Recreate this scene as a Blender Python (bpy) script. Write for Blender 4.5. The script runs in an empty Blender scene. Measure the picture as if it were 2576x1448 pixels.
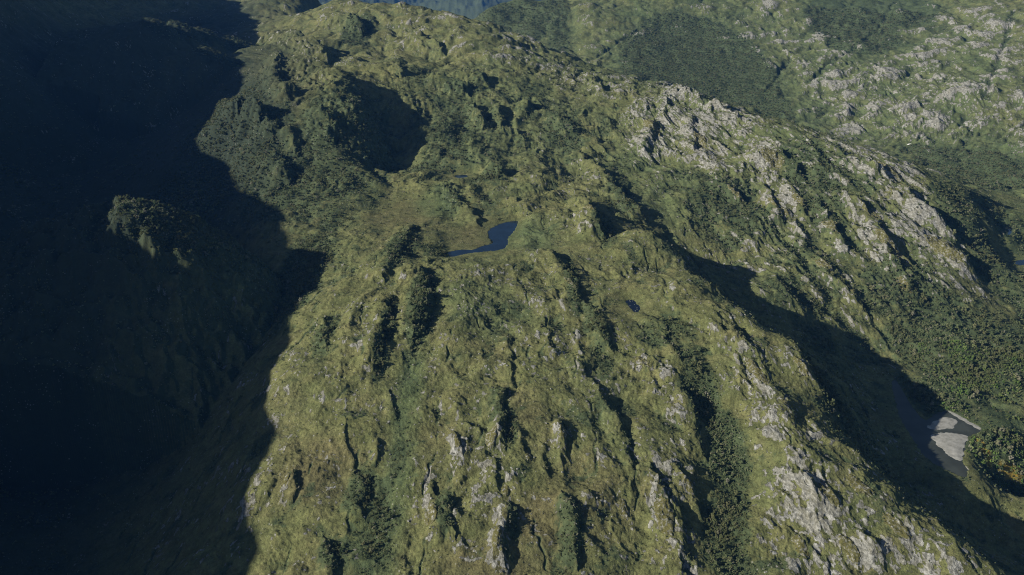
import bpy, math, random
import numpy as np
import bmesh
from mathutils import Vector

# ------------------------------------------------------------------ camera, sky, sun, exposure
S = bpy.context.scene
COL = S.collection
VW, VH = 2576.0, 1448.0                 # picture coordinates used by the survey points below
PITCH = math.radians(23.0)              # camera looks down by this much, towards +Y
FOC = VW / 2 / math.tan(math.radians(30.0))
CAMZ = 1300.0                           # river valley floor is about z = 140

cam_d = bpy.data.cameras.new('camera')
cam_d.sensor_width = 36.0
cam_d.lens = 18.0 / math.tan(math.radians(30.0))
cam_d.clip_start = 1.0
cam_d.clip_end = 120000.0
cam = bpy.data.objects.new('camera', cam_d)
cam.location = (0, 0, CAMZ)
cam.rotation_euler = (math.pi / 2 - PITCH, 0, 0)
COL.objects.link(cam)
S.camera = cam

SUN_EL = math.radians(25.0)
LH = np.array([0.95, 0.31]); LH /= np.linalg.norm(LH)       # horizontal direction the light travels
TANE = math.tan(SUN_EL)
w = bpy.data.worlds.new('World'); S.world = w; w.use_nodes = True
nt = w.node_tree
sky = nt.nodes.new('ShaderNodeTexSky'); sky.sky_type = 'NISHITA'; sky.sun_disc = False
sky.sun_elevation = SUN_EL
sky.sun_rotation = math.atan2(-LH[0], -LH[1])
sky.air_density = 1.0; sky.dust_density = 0.6; sky.ozone_density = 2.0
bg = nt.nodes['Background']
nt.links.new(sky.outputs[0], bg.inputs[0]); bg.inputs[1].default_value = 0.05
sun_d = bpy.data.lights.new('sun', 'SUN'); sun_d.energy = 5.0; sun_d.angle = math.radians(0.5)
sun_d.color = (1.0, 0.94, 0.82)
sun = bpy.data.objects.new('sun', sun_d)
ldir = Vector((LH[0] * math.cos(SUN_EL), LH[1] * math.cos(SUN_EL), -math.sin(SUN_EL)))
sun.rotation_euler = ldir.to_track_quat('-Z', 'Y').to_euler()
COL.objects.link(sun)
S.view_settings.view_transform = 'Standard'; S.view_settings.look = 'None'
S.view_settings.exposure = 0.48; S.view_settings.gamma = 1.0
S.view_settings.use_curve_mapping = False
S.cycles.use_denoising = True
S.cycles.denoiser = 'OPENIMAGEDENOISE'; S.cycles.denoising_prefilter = 'NONE'
S.cycles.max_bounces = 3; S.cycles.diffuse_bounces = 1; S.cycles.glossy_bounces = 2
S.cycles.volume_bounces = 0; S.cycles.transmission_bounces = 2; S.cycles.transparent_max_bounces = 8
S.cycles.use_adaptive_sampling = False
S.cycles.pixel_filter_type = 'BLACKMAN_HARRIS'; S.cycles.filter_width = 1.1

# ------------------------------------------------------------------ helpers
def px2dir(x, y):
    dx = (np.asarray(x, float) - VW / 2) / FOC
    dy = -(np.asarray(y, float) - VH / 2) / FOC
    cy, sy = math.cos(PITCH), math.sin(PITCH)
    return dx, cy + dy * sy, -sy + dy * cy       # X, Y, Z of a ray

def at_drop(x, y, drop):                            # where a sight line meets the level camera - drop
    dx, dyy, dz = px2dir(x, y)
    t = drop / -dz
    return float(dx * t), float(dyy * t), -drop

def _hash(ix, iy, seed):
    h = (ix.astype(np.int64) * 374761393 + iy.astype(np.int64) * 668265263 + seed * 982451653) & 0xFFFFFFFF
    h = ((h ^ (h >> 13)) * 1274126177) & 0xFFFFFFFF
    return (h ^ (h >> 16))

def noise(x, y, seed=0):                            # gradient noise about -1..1
    x = np.asarray(x, np.float32); y = np.asarray(y, np.float32)
    xi = np.floor(x); yi = np.floor(y)
    xf = x - xi; yf = y - yi
    xi = xi.astype(np.int32); yi = yi.astype(np.int32)
    u = xf * xf * xf * (xf * (xf * 6 - 15) + 10); v = yf * yf * yf * (yf * (yf * 6 - 15) + 10)
    def g(ax, ay):
        a = (_hash(xi + ax, yi + ay, seed) & 1023).astype(np.int32)
        return CA[a] * (xf - ax) + SA[a] * (yf - ay)
    n0 = g(0, 0); n0 += u * (g(1, 0) - n0)
    n1 = g(0, 1); n1 += u * (g(1, 1) - n1)
    return (n0 + v * (n1 - n0)) * 1.5
_a = np.arange(1024) * (2 * math.pi / 1024)
CA = np.cos(_a).astype(np.float32); SA = np.sin(_a).astype(np.float32)

def fbm(x, y, n=4, seed=0, gain=0.5):
    s = 0; a = 1.0; f = 1.0; t = 0
    for k in range(n):
        s = s + a * noise(x * f + 17.3 * k, y * f - 9.1 * k, seed + k); t += a; a *= gain; f *= 2.03
    return s / t
def ridged(x, y, n=3, seed=0, gain=0.5):
    s = 0; a = 1.0; f = 1.0; t = 0
    for k in range(n):
        s = s + a * (1 - 2 * np.abs(noise(x * f + 5.3 * k, y * f + 8.1 * k, seed + k))); t += a; a *= gain; f *= 2.1
    return s / t
def sstep(a, b, x):
    t = np.clip((x - a) / (b - a), 0, 1); return t * t * (3 - 2 * t)

# ------------------------------------------------------------------ survey: (picture x, picture y, metres below the camera)
PTS = [
 # the near dome
 (1300,1440,1045),(1050,1440,1045),(800,1440,1050),(1550,1440,1045),(1800,1440,1065),(2050,1440,1060),(2300,1440,1058),
 (900,1250,1010),(1200,1250,1000),(1500,1250,1000),(1700,1250,1005),(1840,1250,1030),(2000,1250,1010),
 (800,1050,975),(1000,1050,970),(1250,1050,960),(1500,1050,960),(1700,1060,970),(1810,1080,998),(1950,1070,962),
 (850,850,930),(1050,850,925),(1250,850,918),(1450,850,915),(1650,850,922),(1850,850,910),
 (900,700,905),(1100,700,902),(1300,700,893),(1500,700,900),(1650,680,900),
 (950,600,902),(1100,640,903),(1250,600,903),(1180,640,903),(1400,600,890),(1530,600,885),
 (1000,530,900),(1150,500,898),(1300,500,895),(1420,540,880),
 (640,1250,1030),(700,1000,985),(720,900,965),(800,760,925),
 # right-hand crest of the dome
 (1640,588,862),(1690,628,870),(1780,720,884),(1880,800,905),(1990,880,942),(2060,980,974),(2130,1120,1010),(2220,1210,1006),
 (2330,1300,1028),(2420,1380,1045),(2520,1448,1058),
 # shaded flank and valley floor to its right
 (2340,1190,1150),(2450,1290,1180),(2560,1400,1200),
 (2400,1100,1117),(2500,1150,1135),(2570,1250,1165),(2480,1040,1122),(2570,1000,1135),
 # saddle and hollow behind the dome
 (1500,480,900),(1600,500,905),(1640,520,915),
 (2350,930,1125),(2500,900,1130),(2576,850,1130),(2480,800,1115),(2576,740,1105),
 # second ridge: face
 (1400,400,880),(1550,380,868),(1700,420,880),(1850,520,930),(1950,600,975),(2100,680,1020),(2250,760,1070),(2400,760,1085),
 (1640,320,825),(1780,370,840),(1900,420,860),(2050,470,890),(2200,520,925),(2330,600,975),(2420,690,1040),(2470,730,1085),
 # second ridge: skyline
 (1170,75,560),(1200,105,590),(1250,140,635),(1340,145,655),(1420,185,705),(1500,208,730),(1620,225,740),(1700,243,750),(1800,278,770),(1870,312,785),(1980,350,800),
 (2100,375,820),(2220,410,850),(2340,465,890),(2420,520,950),(2500,585,1020),(2550,640,1070),
 # behind the pond
 (1230,440,870),(1160,445,885),(1050,470,892),(1100,400,870),(1200,330,830),(1350,280,790),(1500,280,800),(1300,380,860),
 (1150,280,790),(1250,230,740),(1350,200,715),(1100,160,680),(1000,100,610),(1150,180,690),(950,170,660),(1000,240,735),(1060,330,810),
 (940,24,500),(1040,24,500),(1110,40,520),(850,35,540),(690,8,560),(680,-25,520),(780,-22,500),(860,2,492),(640,-10,560),(800,80,610),(720,100,650),(680,60,645),
 # wooded hill left of the hollow and its shaded right flank
 (870,245,700),(780,260,690),(650,270,700),(540,320,745),(900,300,740),(990,400,905),(1050,430,900),(1010,350,870),(960,430,900),(850,380,800),(720,400,820),(620,380,800),
 (900,480,880),(800,520,895),(700,500,890),(560,420,860),(760,200,675),(700,180,660),(850,180,690),
 (640,130,630),(430,30,640),(450,200,760),(540,165,665),
 # dark valley and the flank of the mountain on the left
 (400,520,960),(400,600,960),(330,560,960),(480,560,945),(600,700,985),(650,620,950),
 (550,900,1120),(400,900,1200),(200,900,1230),(20,900,1200),(450,1200,1190),(250,1200,1260),(20,1200,1280),(400,1440,1200),(150,1440,1290),
 (480,760,1120),(250,720,1160),(20,720,1130),(300,410,960),(150,400,950),(20,400,900),(400,300,920),(250,250,820),(100,250,720),
 (300,130,720),(480,30,640),(580,40,680),
 # bottom edge and beyond
 # far valley and far hillsides
 (2560,530,1096),(2450,470,1102),(2300,410,1110),(2120,355,1090),(1950,310,1060),(1800,262,1025),(1650,215,960),(1500,185,930),(1380,150,890),(1290,115,855),
 (2576,430,1080),(2400,350,1040),(2576,300,960),(2300,300,1000),(2150,250,975),(2300,200,890),(2576,180,830),(2100,190,900),(2120,120,800),(2450,240,890),
 (1950,190,915),(1800,150,870),(1750,90,775),(1900,60,710),(2100,40,660),(2300,60,690),(2576,60,640),(2576,0,540),(2300,0,570),(2000,0,580),(1750,200,935),(1600,170,900),
 (1500,130,850),(1420,90,790),(1340,80,770),(1600,80,760),(1500,40,670),(1700,0,585),(1400,20,640),(1300,5,620),(1240,35,680),(1200,65,760),(1300,60,740),
]
P3 = [at_drop(*p) for p in PTS]
RCREST = [(1600,570,862),(1640,588,862),(1690,628,870),(1780,720,884),(1880,800,900),(1990,880,942),(2060,980,974),(2130,1120,1010),(2220,1210,1006),(2330,1300,1028),(2420,1380,1045),(2520,1448,1058)]
W = [  # ground the picture does not show: (X, Y, height relative to the camera)
 (0,500,-1120),(600,500,-1130),(-500,500,-1150),(1200,700,-1200),(0,-800,-1200),(2000,-500,-1200),(-1500,-800,-900),
 (1400,1100,-1170),(1700,1700,-1160),(2300,1200,-1100),(2600,2300,-1000),(3400,3300,-800),(3800,4500,-500),(2400,3100,-1080),
 (-350,7600,-1150),(-600,8500,-1200),(1300,7800,-450),(3300,7200,-350),(-700,6400,-950),(300,9000,-1100),(-1200,6300,-900),(500,7800,-800),
]
P3 += W
RC3 = [at_drop(*p) for p in RCREST]
for a_, b_ in zip(RC3[:-1], RC3[1:]):
    for f_ in (0.0, 0.5):
        q_ = [a_[i] + (b_[i] - a_[i]) * f_ for i in range(3)]
        P3.append((q_[0] + 75, q_[1] + 20, max(q_[2] - 78, -1140)))
        P3.append((q_[0] + 150, q_[1] + 40, max(q_[2] - 135, -1158)))

# the mountain on the left: its crest is set out from the edge of the shadow it throws
EDGE = [(560,1447,1055),(600,1250,1035),(650,1060,988),(700,890,962),(735,740,938),(752,640,935),(690,540,905),(600,440,880),(520,400,842),(600,200,690),(640,90,645),(635,10,640)]
SD = [1350,1350,1400,1450,1500,1500,1550,1550,1500,1500,1550,1600]
crest = []
for (x, y, d), s in zip(EDGE, SD):
    X, Y, Z = at_drop(x, y, d)
    crest.append((X - LH[0] * s, Y - LH[1] * s, Z + s * TANE + 4))
def _unused(): pass
def dens(poly, step):
    out = []
    for a, b in zip(poly[:-1], poly[1:]):
        n = max(1, int(math.dist(a[:2], b[:2]) / step))
        for k in range(n): out.append(tuple(a[i] + (b[i] - a[i]) * k / n for i in range(len(a))))
    out.append(tuple(poly[-1])); return out
crest.sort(key=lambda c: c[1])
crest = [(crest[0][0] - 200, -300, crest[0][2] - 100)] + crest + [(crest[-1][0] - 300, crest[-1][1] + 1500, crest[-1][2] + 200)]
CR = dens(crest, 160)
P3 += CR
def ceiling(x, y):                                  # height of the great shadow's upper surface over a ground point
    best = -1e9
    for a, b in zip(crest[:-1], crest[1:]):
        dx, dy = b[0] - a[0], b[1] - a[1]
        det = -LH[0] * -dy + LH[1] * -dx
        if abs(det) < 1e-9: continue
        # (x,y) - t*LH = a + u*(b-a)
        u = (LH[0] * (y - a[1]) - LH[1] * (x - a[0])) / (LH[0] * dy - LH[1] * dx)
        if 0 <= u <= 1:
            t = ((x - a[0] - u * dx) * LH[0] + (y - a[1] - u * dy) * LH[1])
            if t > 0: best = max(best, a[2] + u * (b[2] - a[2]) - t * TANE)
    return best
def surf(px, py, margin, line):                     # like under_light, for the shadow thrown by another crest line
    global crest
    keep_, crest = crest, line
    dx, dy, dz = px2dir(px, py); p = None
    for t in np.arange(1100, 3600, 4.0):
        c = ceiling(dx * t, dy * t)
        if c > -1e8 and dz * t - c < margin:
            p = (float(dx * t), float(dy * t), float(dz * t)); break
    crest = keep_
    return p
def under_light(px, py, margin, tn=700, tf=7000):                    # ground point on a sight line, margin metres above that surface
    dx, dy, dz = px2dir(px, py)
    for t in np.arange(tf, tn, -4.0):
        if dz * t - ceiling(dx * t, dy * t) > margin: return (float(dx * t), float(dy * t), float(dz * t))
RCL = [(RC3[0][0] - 130, RC3[0][1] + 60, RC3[0][2] - 4)] + RC3
RCL = sorted(RCL, key=lambda q: -q[1])
for px_, py_ in [(1705,606),(1760,628),(1820,640),(1870,655),(1894,690),(1915,720),(1975,765),(2050,805),(2100,835),(2160,870),(2230,905),(2270,960),(2310,1035),(2345,1095),(2400,1147),(2480,1215),(2570,1275)]:
    p_ = surf(px_, py_, -2, RCL)
    if p_: P3.append(p_)
    print('RAVINE', px_, py_, p_ and [round(q) for q in p_])
    p_ = surf(px_ - 25, py_ + 18, -26, RCL)
    if p_: P3.append(p_)
P3 += [(x - 900, y - 100, z - 350) for x, y, z in CR[::4]]
P3 += [(x + 450, y + 60, z - 560) for x, y, z in CR[2:-12:3]]

# ---- base surface: radial basis interpolation evaluated on a coarse grid
P3 = np.array(P3)
keep = []
for i in range(len(P3)):
    if all(np.hypot(*(P3[i, :2] - P3[j, :2])) > 25 for j in keep): keep.append(i)
P3 = P3[keep]
CK = 40.0 / 1000
def kern(r2): return np.sqrt(r2 + CK * CK)
XY = P3[:, :2] / 1000
A = kern(((XY[:, None] - XY[None]) ** 2).sum(-1)); n = len(P3)
A[np.arange(n), np.arange(n)] -= 0.004
M = np.zeros((n + 1, n + 1)); M[:n, :n] = A; M[:n, n] = 1; M[n, :n] = 1
sol = np.linalg.solve(M, np.r_[P3[:, 2], 0])
GX0, GX1, GY0, GY1, GS = -6000.0, 6500.0, -1500.0, 10500.0, 25.0
gx = np.arange(GX0, GX1 + 1, GS); gy = np.arange(GY0, GY1 + 1, GS)
BG = np.empty((len(gy), len(gx)), np.float32)
for j, yy in enumerate(gy):
    q = (gx[:, None] / 1000 - XY[None, :, 0]) ** 2 + (yy / 1000 - XY[None, :, 1]) ** 2
    BG[j] = kern(q) @ sol[:n] + sol[n]
def base(x, y):
    fx = np.clip((x - GX0) / GS, 0, len(gx) - 1.001); fy = np.clip((y - GY0) / GS, 0, len(gy) - 1.001)
    ix = fx.astype(int); iy = fy.astype(int); fx = fx - ix; fy = fy - iy
    return (BG[iy, ix] * (1 - fx) + BG[iy, ix + 1] * fx) * (1 - fy) + (BG[iy + 1, ix] * (1 - fx) + BG[iy + 1, ix + 1] * fx) * fy
def hit(x, y):                                      # first meeting of a sight line with the base surface
    dx, dy, dz = px2dir(x, y)
    t = np.arange(500, 9000, 6.0)
    h = base(dx * t, dy * t)
    k = np.nonzero(dz * t < h)[0]
    k = k[0] if len(k) else len(t) - 1
    return float(dx * t[k]), float(dy * t[k]), float(h[k])
def mpx(p):                                         # metres per picture unit at a ground point
    return (p[1] * math.cos(PITCH) - p[2] * math.sin(PITCH)) / FOC

# ------------------------------------------------------------------ the land as one sheet: rows by distance, columns by bearing
def cols():
    a = np.linspace(-0.60, 0.60, 1500)
    l = -0.60 - np.cumsum(np.geomspace(0.0016, 0.014, 190)); r = 0.60 + np.cumsum(np.geomspace(0.0012, 0.05, 70))
    return np.r_[l[::-1], a, r]
TH = cols()
RR = np.r_[np.geomspace(60, 950, 50)[:-1], np.geomspace(950, 7600, 1500)[:-1], np.geomspace(7600, 60000, 260)]
T2, R2 = np.meshgrid(TH, RR)
GXv = (R2 * np.sin(T2)).astype(np.float32); GYv = (R2 * np.cos(T2)).astype(np.float32)
NR, NC = GXv.shape

# ribs and knolls: crest polyline in picture units, height, width on the left, width on the right (metres)
RIBS = [
 ([(635,285),(655,300)],50,90,50),([(820,320),(835,345)],45,80,45),([(700,430),(720,445)],36,70,40),([(1030,280),(1062,320)],34,60,40),([(1180,200),(1215,215)],40,70,34),
 ([(1035,585),(1005,640),(965,705)],26,50,24),([(1050,705),(1062,775),(1040,850)],34,48,30),([(975,770),(955,850),(935,930)],22,34,15),
 ([(1385,655),(1425,710),(1462,765)],24,60,15),([(1478,785),(1505,830),(1528,885)],20,32,14),([(1372,842),(1388,890)],14,26,10),
 ([(1278,865),(1284,905)],9,22,8),([(1284,935),(1286,985)],10,22,8),([(1262,1010),(1262,1060),(1258,1130)],22,26,13),
 ([(1450,925),(1505,1005),(1555,1080),(1588,1165)],16,36,10),([(1412,1085),(1416,1145)],14,18,9),([(1368,1145),(1374,1205)],9,16,7),
 ([(1645,1210),(1690,1280),(1712,1370),(1705,1430)],22,52,11),([(1695,1195),(1740,1250),(1755,1290)],16,22,9),
 ([(1640,935),(1700,990),(1738,1060),(1752,1130)],18,40,16),([(1098,1258),(1122,1300),(1125,1350)],20,34,14),
 ([(1285,1308),(1268,1360),(1255,1425)],20,24,12),([(1425,1285),(1440,1340),(1442,1430)],22,24,14),([(742,1205),(738,1260)],14,16,9),
 ([(690,1215),(680,1245)],9,16,7),([(905,1205),(905,1290)],18,30,15),([(820,1385),(835,1440)],18,26,14),([(985,1010),(990,1060)],10,18,9),
 ([(955,1125),(945,1160)],10,14,8),([(868,1075),(872,1130),(890,1170)],7,14,6),([(815,815),(822,880)],14,26,10),
 ([(1995,900),(2035,960),(2065,1010)],12,16,14),([(1885,900),(1955,1000),(1990,1060)],10,26,8),([(2160,1380),(2215,1440)],12,20,9),
 ([(1990,1370),(2080,1440)],12,30,10),([(2010,1220),(2060,1290)],10,18,7),([(2170,1150),(2240,1220)],10,26,8),([(1240,1185),(1250,1240)],10,18,8),
 ([(1140,1110),(1160,1160)],10,16,8),([(1305,1110),(1312,1150)],10,12,7),([(1465,1240),(1500,1310)],6,20,6),([(1560,900),(1620,940),(1650,990)],10,26,8),
 ([(1600,790),(1660,840),(1700,920)],10,26,9),([(1230,438),(1262,448)],24,30,22),([(1462,522),(1492,560),(1500,600)],42,60,20),([(1560,560),(1620,575),(1660,600)],18,40,16),
 ([(1440,395),(1500,440),(1560,510),(1610,550)],26,50,22),([(1250,520),(1300,520)],8,18,9),([(1060,490),(1130,500),(1200,560)],18,50,24),
 ([(1400,310),(1440,340)],34,54,34),([(1330,275),(1320,290)],28,40,20),([(1110,225),(1170,245)],56,60,26),([(1190,290),(1215,330)],34,38,20),
 ([(1255,290),(1262,325)],32,34,18),([(830,75),(880,65),(910,90)],50,70,34),([(1050,110),(1110,140)],40,80,30),([(1000,180),(1010,205)],30,40,24),
 ([(700,110),(760,125),(820,155)],60,110,36),([(700,160),(690,230),(730,250)],50,60,40),([(1290,140),(1400,170)],16,60,30),
 ([(1480,205),(1510,230)],24,50,18),([(1710,245),(1760,265),(1800,285)],30,60,18),([(1810,290),(1850,312)],22,60,16),
 ([(760,190),(830,205),(900,262),(935,335),(950,395)],62,150,60),([(560,280),(600,290)],40,60,40),([(640,300),(690,340)],34,40,30),([(730,350),(745,390)],26,34,26),
 ([(1600,330),(1640,330),(1620,390)],22,50,26),([(1735,320),(1740,390)],20,34,24),([(1905,410),(1960,410),(2000,450)],34,60,16),
 ([(1800,480),(1850,510)],16,34,18),([(1920,480),(1960,560)],18,30,16),([(1980,490),(2030,560)],16,26,14),([(2060,535),(2090,600),(2120,640)],18,30,14),
 ([(2125,520),(2200,580),(2235,640)],22,44,14),([(2200,620),(2230,660),(2290,740)],26,50,20),([(2000,620),(2050,660),(2080,710)],18,30,16),
 ([(2210,450),(2290,520),(2380,600),(2425,670)],24,70,22),([(2130,420),(2200,450)],20,40,14),([(2250,680),(2300,720)],14,30,18),([(2380,470),(2450,540)],8,50,24),
 ([(2090,690),(2130,760),(2160,800)],16,36,20),([(1850,860),(1920,930)],8,24,8),
]
def seg_field(x, y, poly, wl, wr):
    """signed distance to a polyline, normalised by the width of that side, plus end taper"""
    best = np.full(x.shape, 9.0, np.float32)
    L = [0.0]
    for a, b in zip(poly[:-1], poly[1:]): L.append(L[-1] + math.dist(a[:2], b[:2]))
    for i, (a, b) in enumerate(zip(poly[:-1], poly[1:])):
        d = np.array(b[:2]) - np.array(a[:2]); l = max(np.hypot(*d), 1e-3); d = d / l
        t = (x - a[0]) * d[0] + (y - a[1]) * d[1]
        tc = np.clip(t, 0, l)
        ex = x - a[0] - tc * d[0]; ey = y - a[1] - tc * d[1]
        side = ex * LH[0] + ey * LH[1]
        dist = np.hypot(ex, ey)
        sd = side / np.maximum(dist, 1e-3)
        wdt = np.where(sd > 0, wr + (0.5 * (wl + wr) - wr) * (1 - sd) * 0.5, wl)
        q = dist / wdt
        best = np.minimum(best, q.astype(np.float32))
    return best

RZ = []
for poly, h, wl, wr in RIBS:
    RZ.append(([hit(*p) for p in poly], h * (0.55 if poly[0][1] > 560 else 0.85), wl * 1.15, wr))

def lay_ribs(x, y, z):
    for poly, h, wl, wr in RZ:
        P = np.array(poly); m = 2.2 * max(wl, wr)
        sel = (x > P[:, 0].min() - m) & (x < P[:, 0].max() + m) & (y > P[:, 1].min() - m) & (y < P[:, 1].max() + m)
        if not sel.any(): continue
        xs = x[sel]; ys = y[sel]
        wx = 0.32 * min(wl, 40) * noise(xs / 38, ys / 38, 91) + 0.12 * min(wl, 40) * noise(xs / 13, ys / 13, 92)
        q = seg_field(xs + wx, ys + 0.5 * wx, poly, wl, wr)
        q = q + 0.15 * noise(xs / 20, ys / 20, 93)
        z[sel] += h * (1 - sstep(0.05, 1.15, q))
    return z

def blobs(x, y, lst, soft=1.0):                     # (picture x, y, half-width, half-height, amount): patches on the ground
    out = np.zeros(x.shape, np.float32)
    for b in lst:
        p = hit(b[0], b[1]); s = mpx(p)
        dep = math.atan2(-p[2], p[1])
        rx = b[2] * s; ry = b[3] * s / max(math.sin(dep), 0.2)
        q = ((x - p[0]) / rx) ** 2 + ((y - p[1]) / ry) ** 2
        if len(b) > 5:
            c, s_ = math.cos(b[5]), math.sin(b[5]); ex = (x - p[0]) * c + (y - p[1]) * s_; ey = -(x - p[0]) * s_ + (y - p[1]) * c
            q = (ex / rx) ** 2 + (ey / ry) ** 2
        out = np.maximum(out, b[4] * np.exp(-np.minimum(q * q, 30) * 0.7).astype(np.float32))
    return out

def build_height():
    x, y = GXv, GYv
    z = base(x, y).astype(np.float32)
    r = np.hypot(x, y)
    far = sstep(6800, 9500, r)
    # far ranges
    shore = sstep(8500, 13000, r)
    fz = -1350 - 1100 * shore + sstep(13000, 22000, r) * (650 * ridged(x / 3600 + 3.1, y / 3600 + 0.7, 5, 40) + 350 * fbm(x / 9000, y / 9000, 2, 50)) + sstep(14000, 50000, r) * 900
    z = z * (1 - far) + fz * far
    z = lay_ribs(x, y, z)
    global GUL
    GUL = np.zeros(x.shape, np.float32)
    for poly in ([(2255,5),(2225,55),(2195,95),(2150,135),(2095,160),(2062,190),(2042,212)],[(2545,40),(2530,120),(2500,190),(2480,260)],[(1985,150),(1960,195),(1930,240)],[(2420,300),(2440,350),(2400,400)],[(1500,150),(1560,110),(1640,60)]):
        P = [hit(*p) for p in poly]; A_ = np.array(P)
        sel = (x > A_[:, 0].min() - 80) & (x < A_[:, 0].max() + 80) & (y > A_[:, 1].min() - 80) & (y < A_[:, 1].max() + 80)
        xs, ys = x[sel], y[sel]; q = seg_field(xs + 26 * noise(xs / 70, ys / 70, 96), ys + 14 * noise(xs / 40, ys / 40, 97), P, 22, 22) + 0.5 * np.clip(noise(xs / 55, ys / 55, 98), 0, 1)
        g = 0.8 * (1 - sstep(0.1, 1.3, q)); GUL[sel] = np.maximum(GUL[sel], g)
    z -= 14 * GUL
    # fan of ribs running down the slopes
    FX, FY = 0.0, 5200.0
    ang = np.arctan2(x - FX, FY - y); rad = np.hypot(x - FX, y - FY)
    front = sstep(4500, 3500, y)
    u = ang * 2500; v = rad
    u = u * front + x * (1 - front); v = v * front + y * (1 - front)
    wx = 30 * noise(x / 170, y / 170, 3); wy = 30 * noise(x / 170, y / 170, 4)
    dark = blobs(x, y, [(250,700,330,500,1.0)])
    flat = blobs(x, y, WETS)
    rockz = rock_zone(x, y)
    amp = (0.42 + 0.85 * rockz) * (1 - 0.92 * flat) * (1 - 0.4 * dark)
    amp = amp * (1 - 0.5 * sstep(4800, 7000, r)) + 0.0
    def asym(sc, st, seed, k):
        n0 = fbm((u + wx) / sc, (v + wy) / (sc * st), 2, seed)
        return ridged((u + wx - 0.6 * k * sc * n0) / sc, (v + wy) / (sc * st), 2, seed)
    big = fbm((x + wx * 2) / 420, (y + wy * 2) / 420, 3, 10)
    z += 22 * big * (1 - flat) * (0.5 + rockz)
    a1, a2, a3 = asym(120, 2.6, 11, 0.45), asym(48, 2.2, 15, 0.5), asym(22, 2.0, 25, 0.5)
    m = sstep(-0.2, 0.5, fbm(x / 150, y / 150, 2, 21))
    rk = sstep(0.25, 0.7, rockz)
    z += 34 * sstep(-1450, -1850, x) * fbm(x / 260, y / 260, 4, 19)
    hum = np.abs(noise((x + wx) / 210, (y + wy) / 150, 17)) + 0.45 * np.abs(noise((x + wx) / 85, (y + wy) / 60, 18))
    fh = sstep(3900, 4700, r + 0.25 * x) * (1 - sstep(7000, 9000, r))
    z += (1 - flat) * hum * (34 * fh + 13 * (1 - fh) * (1 - dark) * (1 + 1.3 * sstep(2500, 2900, y) * (1 - rk)))
    lump = fbm((u + wx) / 26, (v + wy) / 40, 3, 27, 0.55)
    z += amp * (15 * a1 + 8.0 * a2 * (0.45 + 0.55 * rk) * (1 - 0.6 * sstep(2500, 2900, y) * (1 - rk)) + rk * 4.2 * a3 * (0.45 + m) + (1 - rk) * 7.5 * lump * (0.5 + m))
    global RIBV, CRK
    CRK = sstep(0.925, 0.99, 1 - np.abs(noise((u + 0.45 * wx) / 52 + 0.10 * noise(x / 30, y / 30, 87), v / 420, 85))) * sstep(0.0, 0.45, noise(x / 70, y / 70, 86)) * (1 - flat) * (1 - sstep(4200, 5200, r))
    z -= 2.6 * CRK * (0.6 + amp * 0.5)
    RIBV = (0.35 * a1 + 0.40 * a2 + 0.25 * (a3 * rk + lump * (1 - rk)) + (0.5 + 1.2 * fh) * (hum - 0.4)).astype(np.float32)
    print('RIBV', RIBV.mean(), RIBV.std())
    RIBV = (RIBV - RIBV.mean()) / RIBV.std()
    z += (0.25 + 0.75 * rockz) * (1 - flat) * (2.1 * ridged(u / 10, v / 17, 3, 31) + 1.1 * noise(x / 5, y / 5, 33)) + (1 - flat) * 0.9 * noise(x / 9, y / 9, 34)
    return z

# ---- rock country: (x, y, half-w, half-h, amount)
ROCK = [(2060,560,330,190,.55),(1900,470,160,110,.45),(1640,350,80,50,.85),(1760,365,55,55,.85),(1950,420,70,50,.8),(1840,500,60,40,.8),(1960,520,70,60,.8),(2100,400,160,40,.9),(2250,440,120,50,1),
 (2200,560,110,90,.8),(2330,600,90,90,1),(2400,660,50,60,1),(2080,610,60,80,.8),(2240,680,90,60,.8),(2150,740,60,60,.5),(1300,150,80,25,.5),(1420,185,80,30,.7),
 (1550,215,90,25,.8),(1700,250,100,30,.9),(1800,310,90,40,.9),(1340,130,60,15,.8),(1850,870,60,80,.5),(1900,960,60,110,.85),(1990,1080,70,100,.7),(2000,930,40,50,.8),
 (2150,1200,90,110,.8),(2250,1330,120,90,.9),(2050,1300,90,90,.9),(2150,1400,150,60,.9),(1960,1400,80,60,.8),(1680,1300,60,110,.95),(1740,1240,30,50,.9),
 (1560,1300,50,80,.5),(1250,1150,60,130,.65),(1160,1140,30,50,.7),(1420,1115,25,50,.8),(1260,1390,30,60,.9),(1100,1320,40,60,.6),(1440,870,110,70,.35),
 (1700,1050,50,90,.6),(1620,960,80,40,.55),(1300,740,130,60,.35),(1450,600,50,60,.5),(1640,700,90,90,.35),(730,1230,30,30,.5),(640,1290,30,40,.5),(880,880,40,60,.35),
 (730,190,60,60,.35),(1000,60,150,50,.3),(1250,450,50,25,.4),(1420,420,90,60,.35),(2560,740,40,30,.6),(2000,880,20,30,.6),
 # far hillsides
 (1600,130,150,30,.75),(1500,80,120,30,.45),(1720,60,150,30,.5),(1850,90,90,30,.5),(2000,120,160,40,.45),(2420,100,130,40,.6),(2330,140,60,30,.6),(2500,150,80,30,.5),
 (2080,200,110,30,.6),(2250,230,170,50,.75),(2400,250,150,50,.7),(2280,310,110,40,.8),(2440,320,120,40,.6),(2100,270,80,40,.6),(2560,340,50,40,.7),(2200,180,130,30,.5),(2100,360,110,14,.6),(1980,100,80,25,.5)]
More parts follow.
